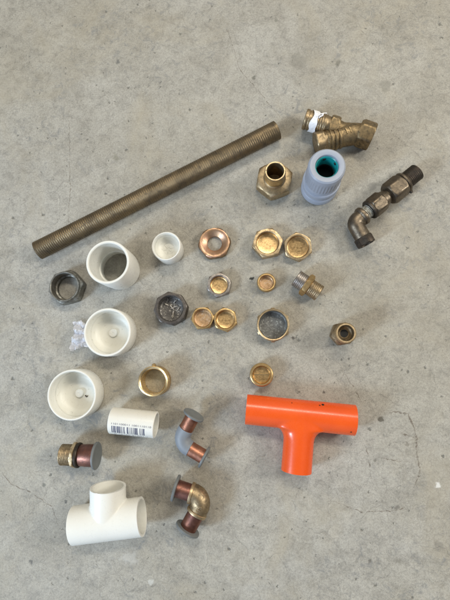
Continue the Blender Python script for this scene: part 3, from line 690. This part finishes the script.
# ------------------------------------------------------------------ tees
def tee(name, label, a, b_, r, bx, bend_, rb, Fil, mat, wall, tiltz=0, sm=3):
    th = ang(a, b_); ln = (b_-a).length
    t = thing(name, label, 'pipe tee', (a.x, a.y), th)
    Ri = Matrix.Rotation(-th, 3, 'Z'); q = Ri @ Vector((bend_.x-a.x, bend_.y-a.y, 0)); x0 = Ri @ Vector((bx.x-a.x, bx.y-a.y, 0))
    root = Vector((x0.x, 0, r)); end = Vector((q.x, q.y, bend_.z)); d = (end-root).normalized(); bl = (end-root).length
    bm = bmesh.new(); E = 14
    lathe(bm, [(0, -E), (r, -E), (r, ln*.25), (r, ln*.5), (r, ln*.75), (r, ln+E), (0, ln+E)], axis((0, 0, r), (1, 0, 0)), 96)
    # branch with a rounded root that widens along the run
    Mb = axis(root, d); xl = Mb.to_3x3().inverted() @ Vector((1, 0, 0)); fa = math.atan2(xl.y, xl.x)
    def rr(t_, z):
        g = 0
        if z < r+Fil:
            k = max(0, min(1, (z-r+1.5)/(Fil+1.5))); g = Fil*(1-math.sqrt(max(0, 1-(1-k)**2)))
        return rb+g*abs(math.cos(t_-fa))**3
    zs = [0]+[r-1.5+(Fil+1.5)*k/12 for k in range(13)]+[bl*.9, bl+E]
    lathe(bm, [(0, zs[0])]+[(rr, zz) for zz in zs]+[(0, zs[-1])], Mb, 96)
    cut = bmesh.new(); w = 40
    lathe(cut, [(0, -E-5), (w, -E-5), (w, 0), (r-wall, 0), (r-wall, ln), (w, ln), (w, ln+E+5), (0, ln+E+5)], axis((0, 0, r), (1, 0, 0)), 96)
    o = obj('tee_body', remesh(bm, .7, sm, cut), mat, t, 40)
    # bore the branch
    cut = bmesh.new(); lathe(cut, [(0, r-wall-2), (rb-wall, r-wall-2), (rb-wall, bl), (30, bl), (30, bl+E+5), (0, bl+E+5)], Mb, 96)
    bmesh.ops.recalc_face_normals(cut, faces=cut.faces)
    cm = bpy.data.meshes.new('cut'); cut.to_mesh(cm); cut.free(); cm.transform(Matrix.Scale(U, 4)); co = bpy.data.objects.new('cut', cm); C.objects.link(co); co.matrix_world = Matrix.Identity(4)
    par = o.parent; o.parent = None
    b = o.modifiers.new('b', 'BOOLEAN'); b.operation = 'DIFFERENCE'; b.solver = 'EXACT'; b.object = co
    dg = bpy.context.evaluated_depsgraph_get(); dg.update(); me = bpy.data.meshes.new_from_object(o.evaluated_get(dg)); o.modifiers.clear(); o.data = me; bpy.data.objects.remove(co)
    o.parent = par
    bmm = bmesh.new(); bmm.from_mesh(me)
    bmesh.ops.remove_doubles(bmm, verts=bmm.verts, dist=.02*U)
    for e in bmm.edges: e.smooth = not (len(e.link_faces) == 2 and e.calc_face_angle(0) > R(38))
    for f in bmm.faces: f.smooth = True
    bmm.to_mesh(me); bmm.free()
    return t, root, d, bl
a, b_, r, th, ln = lie(246.2, 409.2, 354.6, 420.2, 15.2)
be = at(296.3, 471.0, r); bx = at(300.5, 414.5, r); s = su(300, 415, r)
t, root, d, bl = tee('orange_tee', 'bright orange plastic T shaped pipe lying flat', a, b_, r, bx, be, 15.2*s, 10, 'orange', 2.0, sm=26)
for (u_, v_, w_) in ((323.3, 405, 1.3), (320, 405.5, .7), (351, 432, .7), (292, 403, .5)):
    p = at(u_, v_, r*1.7); lp = Matrix.Rotation(-ang(a, b_), 3, 'Z') @ Vector((p.x-a.x, p.y-a.y, 0)); y = max(-r*.95, min(r*.95, lp.y)); zz = r+math.sqrt(r*r-y*y)
    L('black_mark', [(w_, -.1), (w_*.9, .15), (0, .2)], 'dark_thread', t, axis((lp.x, y, zz), (0, y, zz-r)), 14)
a, b_, r, th, ln = lie(74.0, 525.2, 142.0, 516.4, 18.6)
bx = at(108.2, 520, r); be = at(108.0, 486.8, r+3); be.z = r+3
t, root, d, bl = tee('white_tee', 'glossy white plastic T shaped pipe, at the bottom left', a, b_, r, bx, be, r*.965, .01, 'white', 2.2, sm=3)

# ------------------------------------------------------------------ light
w = bpy.data.worlds.new('World'); sc.world = w; w.use_nodes = True; nt = w.node_tree; bg = nt.nodes['Background']
tc = nt.nodes.new('ShaderNodeTexCoord')
def lobe(d, c0, c1):
    n = nt.nodes.new('ShaderNodeVectorMath'); n.operation = 'DOT_PRODUCT'; nt.links.new(tc.outputs['Generated'], n.inputs[0]); n.inputs[1].default_value = Vector(d).normalized()
    k = nt.nodes.new('ShaderNodeMapRange'); k.interpolation_type = 'SMOOTHSTEP'; k.inputs[1].default_value = c0; k.inputs[2].default_value = c1; nt.links.new(n.outputs['Value'], k.inputs[0]); return k.outputs[0]
col = (.16, .155, .145)
col = mix(nt, lobe((.1, .5, .8), .2, .8), col, (.80, .76, .68))            # pale ceiling
x = mix(nt, lobe((-.6, -.75, .35), .45, .95), col, (.85, 1.0, 1.3))       # daylight from the open side
x = mix(nt, lobe((0, -.32, 1), .88, .985), x, (.14, .13, .12))             # the person leaning over
nt.links.new(x, bg.inputs['Color']); bg.inputs['Strength'].default_value = .56

def area(name, loc, tgt, sx, sy, col, e):
    l = bpy.data.lights.new(name, 'AREA'); l.shape = 'RECTANGLE'; l.size = sx; l.size_y = sy; l.color = col; l.energy = e
    o = bpy.data.objects.new(name, l); C.objects.link(o); o.location = loc
    o.rotation_euler = (Vector(tgt)-Vector(loc)).to_track_quat('-Z', 'Y').to_euler(); return o
area('door_daylight', (-1.45, -.8, 1.0), (-.05, 0, 0), .36, .45, (.68, .83, 1.0), 31)
area('right_window', (1.5, .35, 1.15), (.05, 0, 0), .4, .45, (1.0, .96, .88), 20)
area('ceiling_lamp', (.2, 1.3, 2.0), (0, 0, 0), 1.2, .25, (1.0, .92, .78), 24)

# ------------------------------------------------------------------ render
sc.render.engine = 'CYCLES'
sc.render.resolution_x = 768; sc.render.resolution_y = 1024
sc.view_settings.view_transform = 'Standard'; sc.view_settings.look = 'None'; sc.view_settings.gamma = 1; sc.view_settings.exposure = 0
